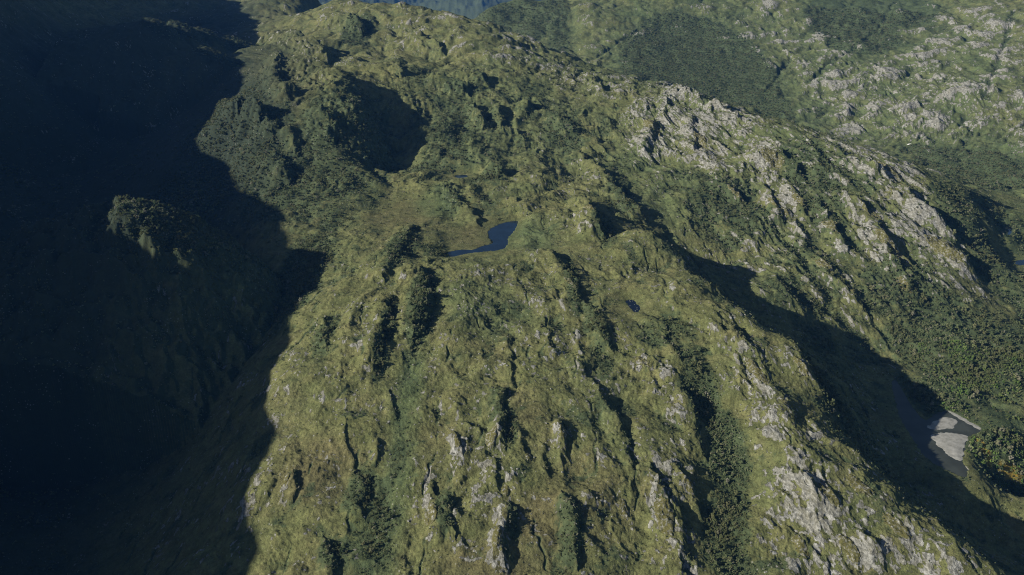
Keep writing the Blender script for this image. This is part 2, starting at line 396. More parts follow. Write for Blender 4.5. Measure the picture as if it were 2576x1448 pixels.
WOOD = [(540,330,110,80,1),(500,390,60,60,1),(620,410,110,60,.95),(2430,1000,60,22,.95),(2310,1000,34,60,.9),(2455,1185,50,40,.95),(2525,1180,75,60,1),(2340,1035,30,22,.9),(1130,340,70,70,.7),(1210,260,70,50,.5),(1330,250,60,30,.5),(1060,200,60,40,.5),(900,90,50,30,.6),(1750,180,190,75,1),(1620,180,60,25,.7),(1900,230,60,60,1),(1260,75,75,50,1),(1330,30,60,35,.9),(2140,75,110,40,.9),(2250,30,120,30,.7),(2450,440,150,50,.9),
 (2300,390,60,14,.6),(2050,300,60,20,.5),(2500,360,50,20,.5),(2330,60,50,60,.5),(2200,130,20,20,.3),(1400,50,40,60,.6),(2060,440,50,50,.8),
 (850,390,130,100,.75),(720,470,110,60,.8),(560,350,80,50,.85),(640,330,80,50,.5),(1130,330,60,80,.65),(1080,230,60,60,.4),(400,560,130,60,1),(480,620,90,60,.8),(770,680,70,80,1),(740,760,50,60,.9),
 (660,560,60,40,.4),(1180,370,90,60,.5),(1100,430,80,24,.7),(870,500,110,40,.55),(1830,540,100,55,.85),(1760,500,60,50,.6),(1950,620,60,70,.6),(2030,490,45,80,.8),(2060,700,50,70,.7),
 (2000,760,90,60,.6),(2150,460,60,40,.6),(1500,360,60,40,.4),(2300,790,170,80,.85),(2420,900,180,110,1),(2560,920,120,130,1),(2290,880,90,60,.9),(2360,1000,60,60,1),(2450,610,60,90,1),(2520,560,60,70,.7),(2520,700,70,50,.6),
 (2140,650,40,90,.55),(2200,770,90,60,.6),(2520,1130,60,50,1),(2560,1200,70,60,1),(2500,1200,40,50,.7),(2560,1060,60,20,.6),(1760,1010,50,70,1),(1820,1120,50,90,1),(1830,1260,45,100,1),(1820,1400,55,90,1),
 (1650,850,60,40,.6),(1720,890,50,50,.6),(2060,960,40,60,.8),(2100,1030,50,60,.9),(2160,900,80,50,.5),(2230,1000,60,60,.35),(2060,880,60,60,.6),(2120,1120,30,60,.6),(1900,760,60,60,.25),(1430,1340,35,80,.8),
 (960,1330,50,90,.75),(1000,1200,30,120,.5),(1010,1060,20,120,.35),(1250,1030,30,40,.6),(1280,1100,22,40,.9),(1120,1300,24,50,.9),(1290,1340,20,40,.8),(905,1250,40,50,.8),(840,1410,40,40,.7),
 (1290,400,60,40,.35),(1420,340,50,40,.8),(1060,780,36,80,.95),(1010,640,45,60,.9),(970,860,20,80,.9),(1100,640,40,20,.7),(1220,540,50,40,.6),(1120,520,50,40,.45),(1230,455,40,16,.9),(660,1140,40,30,.7),
 (820,860,30,60,.6),(1500,840,30,70,.8),(1440,720,22,60,.9),(1520,590,30,50,.7),(1560,520,40,40,.6),(1560,470,40,50,.5),(2250,1350,30,40,.5),(2200,1270,20,60,.5),(2350,1240,60,40,.3),(300,900,280,500,.35)]
GRASSG = [(1340,590,50,50,.7),(1230,770,110,50,.5),(1010,1150,40,300,.7),(940,1380,60,90,.8),(1300,600,60,30,.5),(1650,450,120,80,.6),(1880,720,140,60,.4),(2500,440,250,60,.8),(2560,1100,80,90,1),(2530,560,80,60,.6),
 (2200,1330,60,60,.3),(1110,520,60,30,.7),(1300,330,200,90,.35),(1600,240,260,80,.35),(1480,1000,120,60,.3),(2000,200,700,220,.6)]
BROWN = [(1380,1330,140,60,.8),(1100,1150,110,60,.5),(800,1190,110,60,.8),(760,1150,60,40,.8),(1250,1440,170,40,.9),(1480,1220,80,60,.7),(900,1430,150,30,.6),(700,1060,60,60,.5),(1330,1060,50,30,.6),(1000,560,90,40,.5),
 (1640,1240,40,30,.6),(2495,1046,95,24,1.5),(2560,1080,40,10,.8),(1200,600,50,30,.6),(1620,530,50,60,.5),(2450,760,60,50,.4),(1350,1100,60,60,.4),(2550,1330,20,14,.8)]
WETS = [(1215,600,110,60,.95),(1010,540,90,50,.8),(2400,1110,90,60,1),(2480,1050,70,30,.9),(2560,660,70,30,.8),(2540,590,40,30,.8),(1595,772,60,36,.8),(1160,445,50,12,.9),(1400,630,80,20,.6),(2560,530,90,30,.6),(1660,560,40,40,.6),(1750,185,170,70,.6)]
BASE_ROCK = [(1350,1050,900,700,.30),(2150,1250,420,320,.33),(2080,540,520,300,.37),(1750,330,260,110,.30),(2250,180,700,240,.32),(1250,250,420,200,.22),(1000,100,300,80,.25)]
def rock_zone(x, y): return np.clip(0.06 + blobs(x, y, BASE_ROCK) + 0.40 * blobs(x, y, ROCK), 0, 1)

Zv = build_height()
# knolls that stand up into the light above the great shadow
CEIL = np.vectorize(ceiling); KN = []
for px_, py_, rx_, ry_, mg in [(430,565,165,145,56),(490,590,150,115,44),(545,625,90,70,18),(405,64,85,60,38),(465,70,85,60,38),(525,86,90,60,36),(550,140,110,70,34),(615,112,100,90,30)]:
    c_ = under_light(px_, py_, mg * 0.6)
    if not c_: continue
    KN.append((c_, rx_, ry_))
    sel = (np.abs(GXv - c_[0]) < 420) & (np.abs(GYv - c_[1]) < 420)
    xs, ys = GXv[sel], GYv[sel]
    q = np.hypot((xs - c_[0]) / rx_, (ys - c_[1]) / ry_) + 0.22 * noise(xs / 60, ys / 60, 81) + 0.10 * noise(xs / 22, ys / 22, 82)
    m_ = np.where(q < 1, mg * (1 - q ** 3), -0.85 * (q - 1) * min(rx_, ry_))
    top = CEIL(xs, ys) + m_ + 3.0 * noise(xs / 14, ys / 14, 83)
    Zv[sel] = np.maximum(Zv[sel], top)
    print('KNOLL', [round(v) for v in c_])

# ------------------------------------------------------------------ still water: level surfaces with the land shaped round them
def flatpoly(pts, z): return [at_drop(px, py, -z)[:2] for px, py in pts]
def inpoly(x, y, poly):
    """signed distance to a polygon, negative inside"""
    P = np.array(poly); d = np.full(x.shape, 1e9, np.float32); ins = np.zeros(x.shape, bool)
    for a, b in zip(P, np.roll(P, -1, 0)):
        e = b - a; t = np.clip(((x - a[0]) * e[0] + (y - a[1]) * e[1]) / max(e @ e, 1e-6), 0, 1)
        d = np.minimum(d, np.hypot(x - a[0] - t * e[0], y - a[1] - t * e[1]))
        c = (a[1] > y) != (b[1] > y)
        with np.errstate(divide='ignore', invalid='ignore'):
            ins ^= c & (x < (b[0] - a[0]) * (y - a[1]) / (b[1] - a[1] + 1e-9) + a[0])
    return np.where(ins, -d, d)
POND = [(1226,582),(1245,569),(1270,560),(1306,554),(1300,572),(1292,585),(1277,599),(1279,615),(1270,624),(1259,630),(1236,633),(1216,634),(1188,637),(1159,642),(1132,649),(1128,641),(1126,635),(1152,629),(1175,627),(1192,629),(1212,619),(1239,612),(1232,604),(1229,599)]
STONEP = [(1572,760),(1583,754),(1596,756),(1603,765),(1612,778),(1606,786),(1598,787),(1588,779),(1582,770)]
TINYP = [(1142,443),(1156,440),(1180,441),(1176,447),(1150,449)]
EDGEL = [(2550,662),(2562,655),(2600,652),(2600,668),(2562,668)]
MEAND = [(2522,572),(2540,570),(2546,582),(2540,594),(2530,596),(2536,586),(2536,578),(2526,576)]
RIVER = [(2381,1029),(2430,1056),(2476,1081),(2456,1092),(2437,1096),(2430,1120),(2427,1147),(2421,1163),(2440,1190),(2425,1205),(2385,1185),(2335,1160),(2298,1110),(2262,1050),(2250,1000),(2240,960),(2256,955),(2272,985),(2300,1030),(2328,1062),(2345,1046)]
def chaikin(p, n=2):
    p = np.array(p, float)
    for _ in range(n):
        q = np.roll(p, -1, 0); p = np.stack([0.75 * p + 0.25 * q, 0.25 * p + 0.75 * q], 1).reshape(-1, 2)
    return [tuple(v) for v in p]
waters = []
def survey_level(pts):
    c = np.mean(np.array(pts), 0); return hit(*c)[2]
for nm, pts, depth, bank in [(a_, chaikin(b_), c_, d_) for a_, b_, c_, d_ in (('pond', POND, 3, 26), ('stone_pond', STONEP, 1.2, 14), ('tarn', TINYP, 2, 45), ('lake', EDGEL, 3, 40), ('oxbow', MEAND, 2, 20), ('river', RIVER, 3, 60))]:
    lv = survey_level(pts) if nm != 'river' else hit(2400, 1100)[2]
    poly = flatpoly(pts, lv)
    P = np.array(poly); m = 3.2 * bank
    sel = (GXv > P[:, 0].min() - m) & (GXv < P[:, 0].max() + m) & (GYv > P[:, 1].min() - m) & (GYv < P[:, 1].max() + m)
    xs, ys = GXv[sel], GYv[sel]
    d = inpoly(xs, ys, poly) + 3.5 * noise(xs / 14, ys / 14, 71) + 1.5 * noise(xs / 5, ys / 5, 72)
    zz = Zv[sel]
    rise = lv + 0.9 + np.maximum(d, 0) * 0.05
    zz = np.where(d > 0, rise + (zz - rise) * sstep(0.0, bank * 2.2, d), lv - depth * sstep(0, 8, -d) - 0.25)
    Zv[sel] = zz
    waters.append((nm, poly, lv))

# gradients for masks
def grads(z):
    dzr = np.gradient(z, axis=0) / np.gradient(R2, axis=0)
    dzt = np.gradient(z, axis=1) / (np.gradient(T2, axis=1) * R2)
    gx_ = dzr * np.sin(T2) + dzt * np.cos(T2); gy_ = dzr * np.cos(T2) - dzt * np.sin(T2)
    return gx_.astype(np.float32), gy_.astype(np.float32)
gxv, gyv = grads(Zv)
slope = np.hypot(gxv, gyv)
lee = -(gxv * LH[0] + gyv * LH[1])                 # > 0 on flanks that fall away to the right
FX, FY = 0.0, 5200.0
ang = np.arctan2(GXv - FX, FY - GYv) * 2500; rad = np.hypot(GXv - FX, GYv - FY)
fr = sstep(4500, 3500, GYv); ua = (ang * fr + GXv * (1 - fr)).astype(np.float32); va = (rad * fr + GYv * (1 - fr)).astype(np.float32)
fine = fbm(ua / 26, va / 48, 4, 61, 0.62)
mid = fbm(GXv / 90, GYv / 90, 3, 65)
rz = rock_zone(GXv, GYv)
wood = blobs(GXv, GYv, WOOD)
for c_, rx_, ry_ in KN:
    wood = np.maximum(wood, np.exp(-(((GXv - c_[0]) / rx_) ** 2 + ((GYv - c_[1]) / ry_) ** 2) ** 2 * 0.5) * (1.0 if rx_ > 78 else 0.6)).astype(np.float32)
flatm = blobs(GXv, GYv, WETS)
streak = 0.9 * fbm(ua / 10, va / 24, 3, 62, 0.6) + 0.6 * fbm(ua / 30, va / 60, 2, 63)
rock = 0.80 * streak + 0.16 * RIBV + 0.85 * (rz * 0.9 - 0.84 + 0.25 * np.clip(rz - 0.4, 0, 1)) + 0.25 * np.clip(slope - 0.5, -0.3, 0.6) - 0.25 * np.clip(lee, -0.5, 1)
fard = sstep(8500, 10500, np.hypot(GXv, GYv))
rock = rock - 0.35 * fard
rock = sstep(-0.03, 0.20, rock - 0.45 * wood - 0.6 * flatm * (rz < .5))
fleck = sstep(0.17, 0.32, fbm(ua / 7.5, va / 13, 2, 64, 0.6)) * sstep(-0.05, 0.35, fbm(GXv / 75, GYv / 75, 2, 66) + 0.5 * (rz - 0.3)) * (1 - fard) * (1 - np.clip(wood * 1.3, 0, 1)) * (1 - flatm)
rock = np.maximum(rock, 0.95 * fleck).astype(np.float32)
wn = fbm(GXv / 60, GYv / 60, 4, 67, 0.6)
shrub = np.clip(wood * 1.05 + 0.75 * wn - 0.13 * RIBV - 0.10, 0, 1)
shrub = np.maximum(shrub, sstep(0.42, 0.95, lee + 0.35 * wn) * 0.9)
shrub = np.maximum(shrub, 0.7 * fard)
shrub = np.maximum(shrub, 0.8 * CRK)
shrub = np.maximum(shrub, GUL)
shrub = np.maximum(shrub, 0.55 * sstep(0.05, 0.5, wn + 0.25 * mid - 0.12 * RIBV))
dryf = blobs(GXv, GYv, [w_ for w_ in WETS if not (2300 < w_[0] < 2500 and w_[1] > 1000)])
shrub = shrub * (1 - 0.75 * rock) * (1 - 0.85 * dryf * (wood < 0.6))
green = np.clip(blobs(GXv, GYv, GRASSG) + 0.5 * fbm(GXv / 200, GYv / 200, 3, 68), 0, 1)
brown = np.clip(blobs(GXv, GYv, BROWN) + 0.6 * fbm(GXv / 110, GYv / 110, 4, 69), 0, 1)
wf = sstep(3600, 4200, np.hypot(GXv, GYv)); wood = wood * (1 - wf) + sstep(0.42, 0.58, wood + 0.12 * wn) * wf * 1.0
shrub = np.where((wf > 0.5) & (fard < .5), np.maximum(np.minimum(shrub, 0.35), 0.95 * wood), shrub).astype(np.float32); shrub = np.maximum(shrub, GUL)
shade_tint = np.clip(blobs(GXv, GYv, [(250,760,380,620,1.2),(150,250,300,320,1.2)]) * sstep(0.1, 0.5, 1.0 - rock) + 0.2 * mid, 0, 1)  # dark forest ground laid over the left valley, painting its cast shadow deeper
yellow = np.clip(blobs(GXv, GYv, [(2468,1165,12,24,1.3),(2535,1212,34,7,1.3)]) - 0.35 + 0.6 * fbm(GXv / 7, GYv / 7, 3, 77), 0, 1)
riverz = [w_ for w_ in waters if w_[0] == 'river'][0][2]

# ------------------------------------------------------------------ materials
def mat(name):
    m = bpy.data.materials.new(name); m.use_nodes = True
    b = m.node_tree.nodes['Principled BSDF']; b.inputs['Roughness'].default_value = 0.9
    b.inputs['Specular IOR Level'].default_value = 0.15
    return m, m.node_tree, b
def nd(nt, t, **k):
    n_ = nt.nodes.new(t)
    for a, v in k.items(): setattr(n_, a, v)
    return n_
def nz(nt, vec, scale, detail=4, rough=0.6):
    n_ = nd(nt, 'ShaderNodeTexNoise'); n_.inputs['Scale'].default_value = scale; n_.inputs['Detail'].default_value = detail; n_.inputs['Roughness'].default_value = rough
    nt.links.new(vec, n_.inputs['Vector']); return n_.outputs['Fac']
def ramp(nt, fac, stops):
    r = nd(nt, 'ShaderNodeValToRGB'); el = r.color_ramp.elements
    while len(el) < len(stops): el.new(0.5)
    for e, (p, c) in zip(el, stops): e.position = p; e.color = (*c, 1) if len(c) == 3 else c
    nt.links.new(fac, r.inputs[0]); return r.outputs[0]
def mix(nt, f, a, b, blend='MIX'):
    m = nd(nt, 'ShaderNodeMix', data_type='RGBA', blend_type=blend)
    for s, v in ((m.inputs[0], f), (m.inputs[6], a), (m.inputs[7], b)):
        if hasattr(v, 'links'): nt.links.new(v, s)
        elif isinstance(v, (int, float)): s.default_value = v
        else: s.default_value = (*v, 1)
    return m.outputs[2]
def mth(nt, op, a, b=0.0, c=None):
    m = nd(nt, 'ShaderNodeMath', operation=op)
    for s, v in zip(m.inputs, (a, b, c)):
        if v is None: continue
        if hasattr(v, 'links'): nt.links.new(v, s)
        else: s.default_value = v
    return m.outputs[0]
G = lambda v: (v, v, v)
def rock_nodes(nt, pos):
    mp = nd(nt, 'ShaderNodeMapping'); mp.inputs['Rotation'].default_value = (0.2, 0.1, 0.35); mp.inputs['Scale'].default_value = (1, 0.45, 1.4)
    nt.links.new(pos, mp.inputs[0])
    a = nz(nt, mp.outputs[0], 0.16, 5, 0.7)
    c = ramp(nt, a, [(0.30, (0.070, 0.070, 0.058)), (0.45, (0.165, 0.165, 0.145)), (0.58, (0.33, 0.328, 0.30)), (0.72, (0.50, 0.50, 0.465))])
    b = nz(nt, pos, 0.05, 3)
    return mix(nt, ramp(nt, b, [(0.4, G(0)), (0.65, G(0.5))]), c, (0.19, 0.18, 0.125)), a
def land_material():
    m, nt, b = mat('land')
    pos = nd(nt, 'ShaderNodeNewGeometry').outputs['Position']
    at = nd(nt, 'ShaderNodeAttribute', attribute_name='cover'); sp = nd(nt, 'ShaderNodeSeparateColor')
    nt.links.new(at.outputs['Color'], sp.inputs[0])
    rk, sh, gr = sp.outputs[0], sp.outputs[1], sp.outputs[2]
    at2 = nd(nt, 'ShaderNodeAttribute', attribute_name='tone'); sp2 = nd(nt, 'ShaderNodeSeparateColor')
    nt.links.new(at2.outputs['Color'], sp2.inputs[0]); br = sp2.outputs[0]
    n1 = nz(nt, pos, 0.02, 5, 0.65); n2 = nz(nt, pos, 0.25, 4, 0.7); n3 = nz(nt, pos, 0.09, 4, 0.65)
    grass = ramp(nt, n1, [(0.3, (0.102, 0.116, 0.044)), (0.5, (0.140, 0.148, 0.058)), (0.7, (0.180, 0.174, 0.074))])
    grass = mix(nt, mth(nt, 'MULTIPLY', br, 0.5), grass, (0.135, 0.105, 0.055))
    grass = mix(nt, mth(nt, 'MULTIPLY', gr, 0.7), grass, (0.072, 0.116, 0.050))
    grass = mix(nt, 1.0, grass, ramp(nt, n2, [(0.25, G(0.45)), (0.5, G(0.95)), (0.75, G(1.35))]), 'MULTIPLY')
    # heath and low scrub speckle
    spk = mth(nt, 'ADD', mth(nt, 'MULTIPLY', sh, 0.75), mth(nt, 'SUBTRACT', n3, 0.5))
    grass = mix(nt, ramp(nt, spk, [(0.10, G(0)), (0.42, G(0.9))]), grass, (0.058, 0.080, 0.038))
    rc, ra = rock_nodes(nt, pos)
    rf = mth(nt, 'ADD', rk, mth(nt, 'MULTIPLY', mth(nt, 'SUBTRACT', nz(nt, pos, 0.2, 4, 0.7), 0.5), 1.3))
    rf = ramp(nt, rf, [(0.45, G(0)), (0.62, G(1))])
    grass = mix(nt, 1.0, grass, ramp(nt, nz(nt, pos, 0.055, 4, 0.7), [(0.3, G(0.62)), (0.5, G(0.98)), (0.7, G(1.28))]), 'MULTIPLY')
    grass = mix(nt, mth(nt, 'MULTIPLY', sp2.outputs[2], 0.9), grass, (0.030, 0.042, 0.028))  # left valley's shade painted into the ground as a dark forest green
    grass = mix(nt, sp2.outputs[1], grass, (0.30, 0.21, 0.04))
    # loose pale stones
    vo = nd(nt, 'ShaderNodeTexVoronoi'); vo.inputs['Scale'].default_value = 0.11; nt.links.new(pos, vo.inputs['Vector'])
    st = mth(nt, 'MULTIPLY', ramp(nt, vo.outputs['Distance'], [(0.10, G(1)), (0.20, G(0))]), ramp(nt, nz(nt, pos, 0.012, 3), [(0.50, G(0)), (0.60, G(1))]))
    col = mix(nt, rf, grass, rc)
    col = mix(nt, mth(nt, 'MULTIPLY', st, 0.7), col, (0.34, 0.33, 0.29))
    nt.links.new(col, b.inputs['Base Color'])
    bp = nd(nt, 'ShaderNodeBump'); bp.inputs['Strength'].default_value = 1.0; bp.inputs['Distance'].default_value = 2.4
    hh = mth(nt, 'ADD', nz(nt, pos, 0.35, 5, 0.7), mth(nt, 'MULTIPLY', mth(nt, 'MULTIPLY', ra, rf), 2.0))
    nt.links.new(hh, bp.inputs['Height']); nt.links.new(bp.outputs[0], b.inputs['Normal'])
    return m
LAND = land_material()

def grid_mesh(name, X, Y, Z, attrs, material):
    nr, nc = X.shape
    me = bpy.data.meshes.new(name)
    co = np.empty((nr * nc, 3), np.float32); co[:, 0] = X.ravel(); co[:, 1] = Y.ravel(); co[:, 2] = Z.ravel()
    i = (np.arange(nr - 1)[:, None] * nc + np.arange(nc - 1)[None]).ravel().astype(np.int32)
    f = np.stack([i, i + nc, i + nc + 1, i + 1], 1)[:, ::-1]
    me.vertices.add(nr * nc); me.vertices.foreach_set('co', co.ravel())
    me.loops.add(f.size); me.loops.foreach_set('vertex_index', np.ascontiguousarray(f).ravel())
    me.polygons.add(len(f)); me.polygons.foreach_set('loop_start', np.arange(len(f), dtype=np.int32) * 4)
    me.update(calc_edges=True)
    me.polygons.foreach_set('use_smooth', np.ones(len(f), bool))
    for k, v in attrs.items():
        a = me.attributes.new(k, 'FLOAT_COLOR', 'POINT')
        c = np.ones((nr * nc, 4), np.float32)
        for j, q in enumerate(v): c[:, j] = q.ravel()
        a.data.foreach_set('color', c.ravel())
    me.materials.append(material)
    return me
def cull(me, keep):
    bm = bmesh.new(); bm.from_mesh(me); bm.verts.ensure_lookup_table()
    bmesh.ops.delete(bm, geom=[v for v, k in zip(bm.verts, keep.ravel()) if not k], context='VERTS'); bm.to_mesh(me); bm.free(); return me
def link(name, me, parent=None, loc=None, **p):
    o = bpy.data.objects.new(name, me); COL.objects.link(o)
    if parent: o.parent = parent
    if loc is not None: o.location = loc
    for k, v in p.items(): o[k] = v
    return o
zero = np.zeros_like(rock)
# wet and bare margins of the river read as brown scrub
tm = grid_mesh('terrain', GXv, GYv, Zv + CAMZ, {'cover': (rock, shrub, green), 'tone': (brown, yellow, shade_tint)}, LAND)
link('terrain', tm, kind='structure', label='rugged mountain land of olive grass slopes, pale bedrock ribs and dark wooded gullies')

def lookup(F, x, y):
    """bilinear value of a field of the land sheet"""
    th = np.arctan2(x, y); r = np.hypot(x, y)
    fj = np.interp(th, TH, np.arange(NC)); fi = np.interp(np.log(r), np.log(RR), np.arange(NR))
    i = np.clip(fi.astype(int), 0, NR - 2); j = np.clip(fj.astype(int), 0, NC - 2); a = fi - i; b = fj - j
    return (F[i, j] * (1 - b) + F[i, j + 1] * b) * (1 - a) + (F[i + 1, j] * (1 - b) + F[i + 1, j + 1] * b) * a

# ------------------------------------------------------------------ water and river bars
def water_mat(name, c, rough=0.08):
    m, nt, b = mat(name)
    b.inputs['Base Color'].default_value = (*c, 1); b.inputs['Roughness'].default_value = rough; b.inputs['Specular IOR Level'].default_value = 0.32 if rough < 0.2 else 0.2
    pos = nd(nt, 'ShaderNodeNewGeometry').outputs['Position']
    bp = nd(nt, 'ShaderNodeBump'); bp.inputs['Strength'].default_value = 0.25; bp.inputs['Distance'].default_value = 0.2
    nt.links.new(nz(nt, pos, 0.5, 3), bp.inputs['Height']); nt.links.new(bp.outputs[0], b.inputs['Normal'])
    nt.links.new(ramp(nt, nz(nt, pos, 0.02, 2), [(0.4, tuple(0.7 * q for q in c)), (0.6, c)]), b.inputs['Base Color'])
    return m
WATER = water_mat('pond_water', (0.008, 0.020, 0.040)); RIVW = water_mat('river_water', (0.055, 0.062, 0.050), 0.4); TARNW = water_mat('peat_water', (0.004, 0.008, 0.016), 0.15)
import bmesh
def poly_sheet(pts, z, grow=0.0, zf=None):
    P = np.array(pts); c = P.mean(0)
    P = P + (P - c) / np.maximum(np.hypot(*(P - c).T)[:, None], 1) * grow
    bm = bmesh.new(); vs = [bm.verts.new((p[0], p[1], z)) for p in P]; f = bm.faces.new(vs)
    bmesh.ops.triangulate(bm, faces=[f]); bm.normal_update()
    for f in bm.faces:
        if f.normal.z < 0: f.normal_flip()
    me = bpy.data.meshes.new('sheet'); bm.to_mesh(me); bm.free(); return me
WLAB = {'pond': ('pond', 'dark blue bent pond on the plateau between grass knolls'), 'stone_pond': ('pond', 'small dark pond dotted with pale stones beside the rocky crest'),
        'tarn': ('pond', 'tiny blue pond at the foot of the wooded hill'), 'lake': ('lake', 'blue lake at the end of the far valley beyond the rock ridge'),
        'oxbow': ('oxbow_water', 'curved strip of still water looping through valley woods'), 'river': ('river', 'shallow grey green river winding past pale gravel bars, partly in shadow')}
for nm, poly, lv in waters:
    me = poly_sheet(poly, lv + CAMZ, 5.0 if nm != 'river' else 4.0); me.materials.append(RIVW if nm == 'river' else TARNW if nm == 'stone_pond' else WATER)
    link(WLAB[nm][0], me, kind='structure', label=WLAB[nm][1])
def gravel_mat():
    m, nt, b = mat('gravel')
    pos = nd(nt, 'ShaderNodeNewGeometry').outputs['Position']
    c = ramp(nt, nz(nt, pos, 0.06, 5, 0.7), [(0.3, (0.20, 0.195, 0.17)), (0.5, (0.30, 0.295, 0.265)), (0.72, (0.42, 0.41, 0.375))])
    nt.links.new(c, b.inputs['Base Color'])
    bp = nd(nt, 'ShaderNodeBump'); bp.inputs['Distance'].default_value = 0.4; nt.links.new(nz(nt, pos, 0.6, 5), bp.inputs['Height']); nt.links.new(bp.outputs[0], b.inputs['Normal'])
    return m
GRAVEL = gravel_mat()
def bar(pts, lv, hmax, name, label):
    poly = flatpoly(chaikin(pts), lv); P = np.array(poly)
    gx_ = np.arange(P[:, 0].min() - 6, P[:, 0].max() + 6, 2.5); gy_ = np.arange(P[:, 1].min() - 6, P[:, 1].max() + 6, 2.5)
    X, Y = np.meshgrid(gx_, gy_)
    d = inpoly(X, Y, poly) + 4.5 * noise(X / 16, Y / 16, 5) + 1.5 * noise(X / 6, Y / 6, 6)
    Z = lv + 0.05 + np.where(d < 0, hmax * (1 - np.exp(d / 14)), -0.25 * np.minimum(d, 4)) + 0.1 * noise(X / 6, Y / 6, 8)
    link(name, cull(grid_mesh(name, X, Y, Z + CAMZ, {}, GRAVEL), d < 4.0), kind='structure', label=label)
bar([(2329,1076),(2345,1065),(2361,1055),(2381,1049),(2401,1053),(2409,1067),(2401,1077),(2365,1083),(2341,1082)], riverz, 1.3, 'gravel_bar', 'pale lens shaped gravel bar in the river channel')
bar([(2340,1094),(2365,1091),(2393,1089),(2437,1096),(2427,1115),(2425,1147),(2421,1163),(2401,1156),(2377,1138),(2350,1112)], riverz, 1.8, 'gravel_bar', 'larger pale gravel bank inside the river bend, reaching into the shadow')
bar([(2379,1027),(2400,1037),(2440,1060),(2474,1078),(2478,1084),(2466,1084),(2430,1064),(2400,1046),(2381,1034)], riverz, 1.0, 'sand_bank', 'thin strip of bright sand along the far river bank')

# ------------------------------------------------------------------ foliage
def leaf_mat(name, cs, seedscale=1.0):
    m, nt, b = mat(name)
    oi = nd(nt, 'ShaderNodeObjectInfo'); pos = nd(nt, 'ShaderNodeNewGeometry').outputs['Position']
    c = ramp(nt, oi.outputs['Random'], cs)
    c = mix(nt, 1.0, c, ramp(nt, nz(nt, pos, 0.9, 2), [(0.3, G(0.55)), (0.7, G(1.4))]), 'MULTIPLY')
    c = mix(nt, ramp(nt, nz(nt, pos, 0.008, 3), [(0.42, G(0)), (0.60, G(0.6))]), c, (0.15, 0.155, 0.065))
    nt.links.new(c, b.inputs['Base Color']); b.inputs['Roughness'].default_value = 0.8
    tr = nd(nt, 'ShaderNodeBsdfTranslucent'); nt.links.new(c, tr.inputs['Color']); ms = nd(nt, 'ShaderNodeMixShader'); ms.inputs[0].default_value = 0.42
    out = nt.nodes['Material Output']; nt.links.new(b.outputs[0], ms.inputs[1]); nt.links.new(tr.outputs[0], ms.inputs[2]); nt.links.new(ms.outputs[0], out.inputs['Surface'])
    return m
LEAF = leaf_mat('leaves', [(0.0, (0.050, 0.082, 0.038)), (0.3, (0.135, 0.180, 0.088)), (0.6, (0.215, 0.255, 0.125)), (0.88, (0.265, 0.270, 0.140)), (1.0, (0.36, 0.35, 0.27))])
LEAF2 = leaf_mat('fresh_leaves', [(0.0, (0.085, 0.160, 0.042)), (0.4, (0.170, 0.280, 0.070)), (0.75, (0.250, 0.350, 0.100)), (1.0, (0.38, 0.40, 0.20))])
BARK, _nt, _b = mat('bark'); _b.inputs['Base Color'].default_value = (0.16, 0.14, 0.11, 1)

def crown_mesh(seed, nclump, nleaf, flatness=0.75):
    """a crown of many small leaf faces gathered in clumps, 1 unit across, standing on z = 0"""
    rs = np.random.RandomState(seed); V = []; F = []
    cl = []
    for k in range(nclump):
        a = rs.uniform(0, 6.283); r = math.sqrt(rs.uniform(0, 1)) * 0.33; h = 0.25 + rs.uniform(0.0, 0.75) * (1 - r * 1.5)
        cl.append((r * math.cos(a), r * math.sin(a), h, rs.uniform(0.13, 0.22)))
    for (cx, cy, cz, cr) in cl:
        # closed core so that light does not fall straight through
        n0 = len(V); ph = rs.uniform(0, 6)
        ring = []
        for lat in (-0.5, 0.35, 1.0):
            for q in range(5):
                t = ph + q * 1.2566 + lat; rr = cr * 0.8 * math.sqrt(max(0.05, 1 - (lat * 0.8) ** 2)) * rs.uniform(.8, 1.2)
                V.append((cx + rr * math.cos(t), cy + rr * math.sin(t), cz + lat * cr * 0.7))
        for l in range(2):
            for q in range(5):
                a, b = n0 + l * 5 + q, n0 + l * 5 + (q + 1) % 5
                F.append((a, b, b + 5)); F.append((a, b + 5, a + 5))
        F.append((n0 + 10, n0 + 11, n0 + 12)); F.append((n0 + 10, n0 + 12, n0 + 13)); F.append((n0 + 10, n0 + 13, n0 + 14))
        for q in range(nleaf):
            d = rs.normal(size=3); d /= np.linalg.norm(d); d[2] = abs(d[2]) * 0.9 - 0.15
            p = np.array((cx, cy, cz)) + d * cr * rs.uniform(0.75, 1.15) * np.array((1, 1, .85))
            t1 = rs.normal(size=3); t1 -= d * (t1 @ d) * 0.7; t1 /= np.linalg.norm(t1); t2 = np.cross(d, t1)
            s = rs.uniform(0.03, 0.06); n1 = len(V)
            V.extend([tuple(p - t1 * s), tuple(p + t1 * s * .9 + t2 * s * .4), tuple(p + t2 * s * 1.3 - t1 * .2 * s)]); F.append((n1, n1 + 1, n1 + 2))
    me = bpy.data.meshes.new('crown'); me.from_pydata(V, [], F); me.materials.append(LEAF); return me
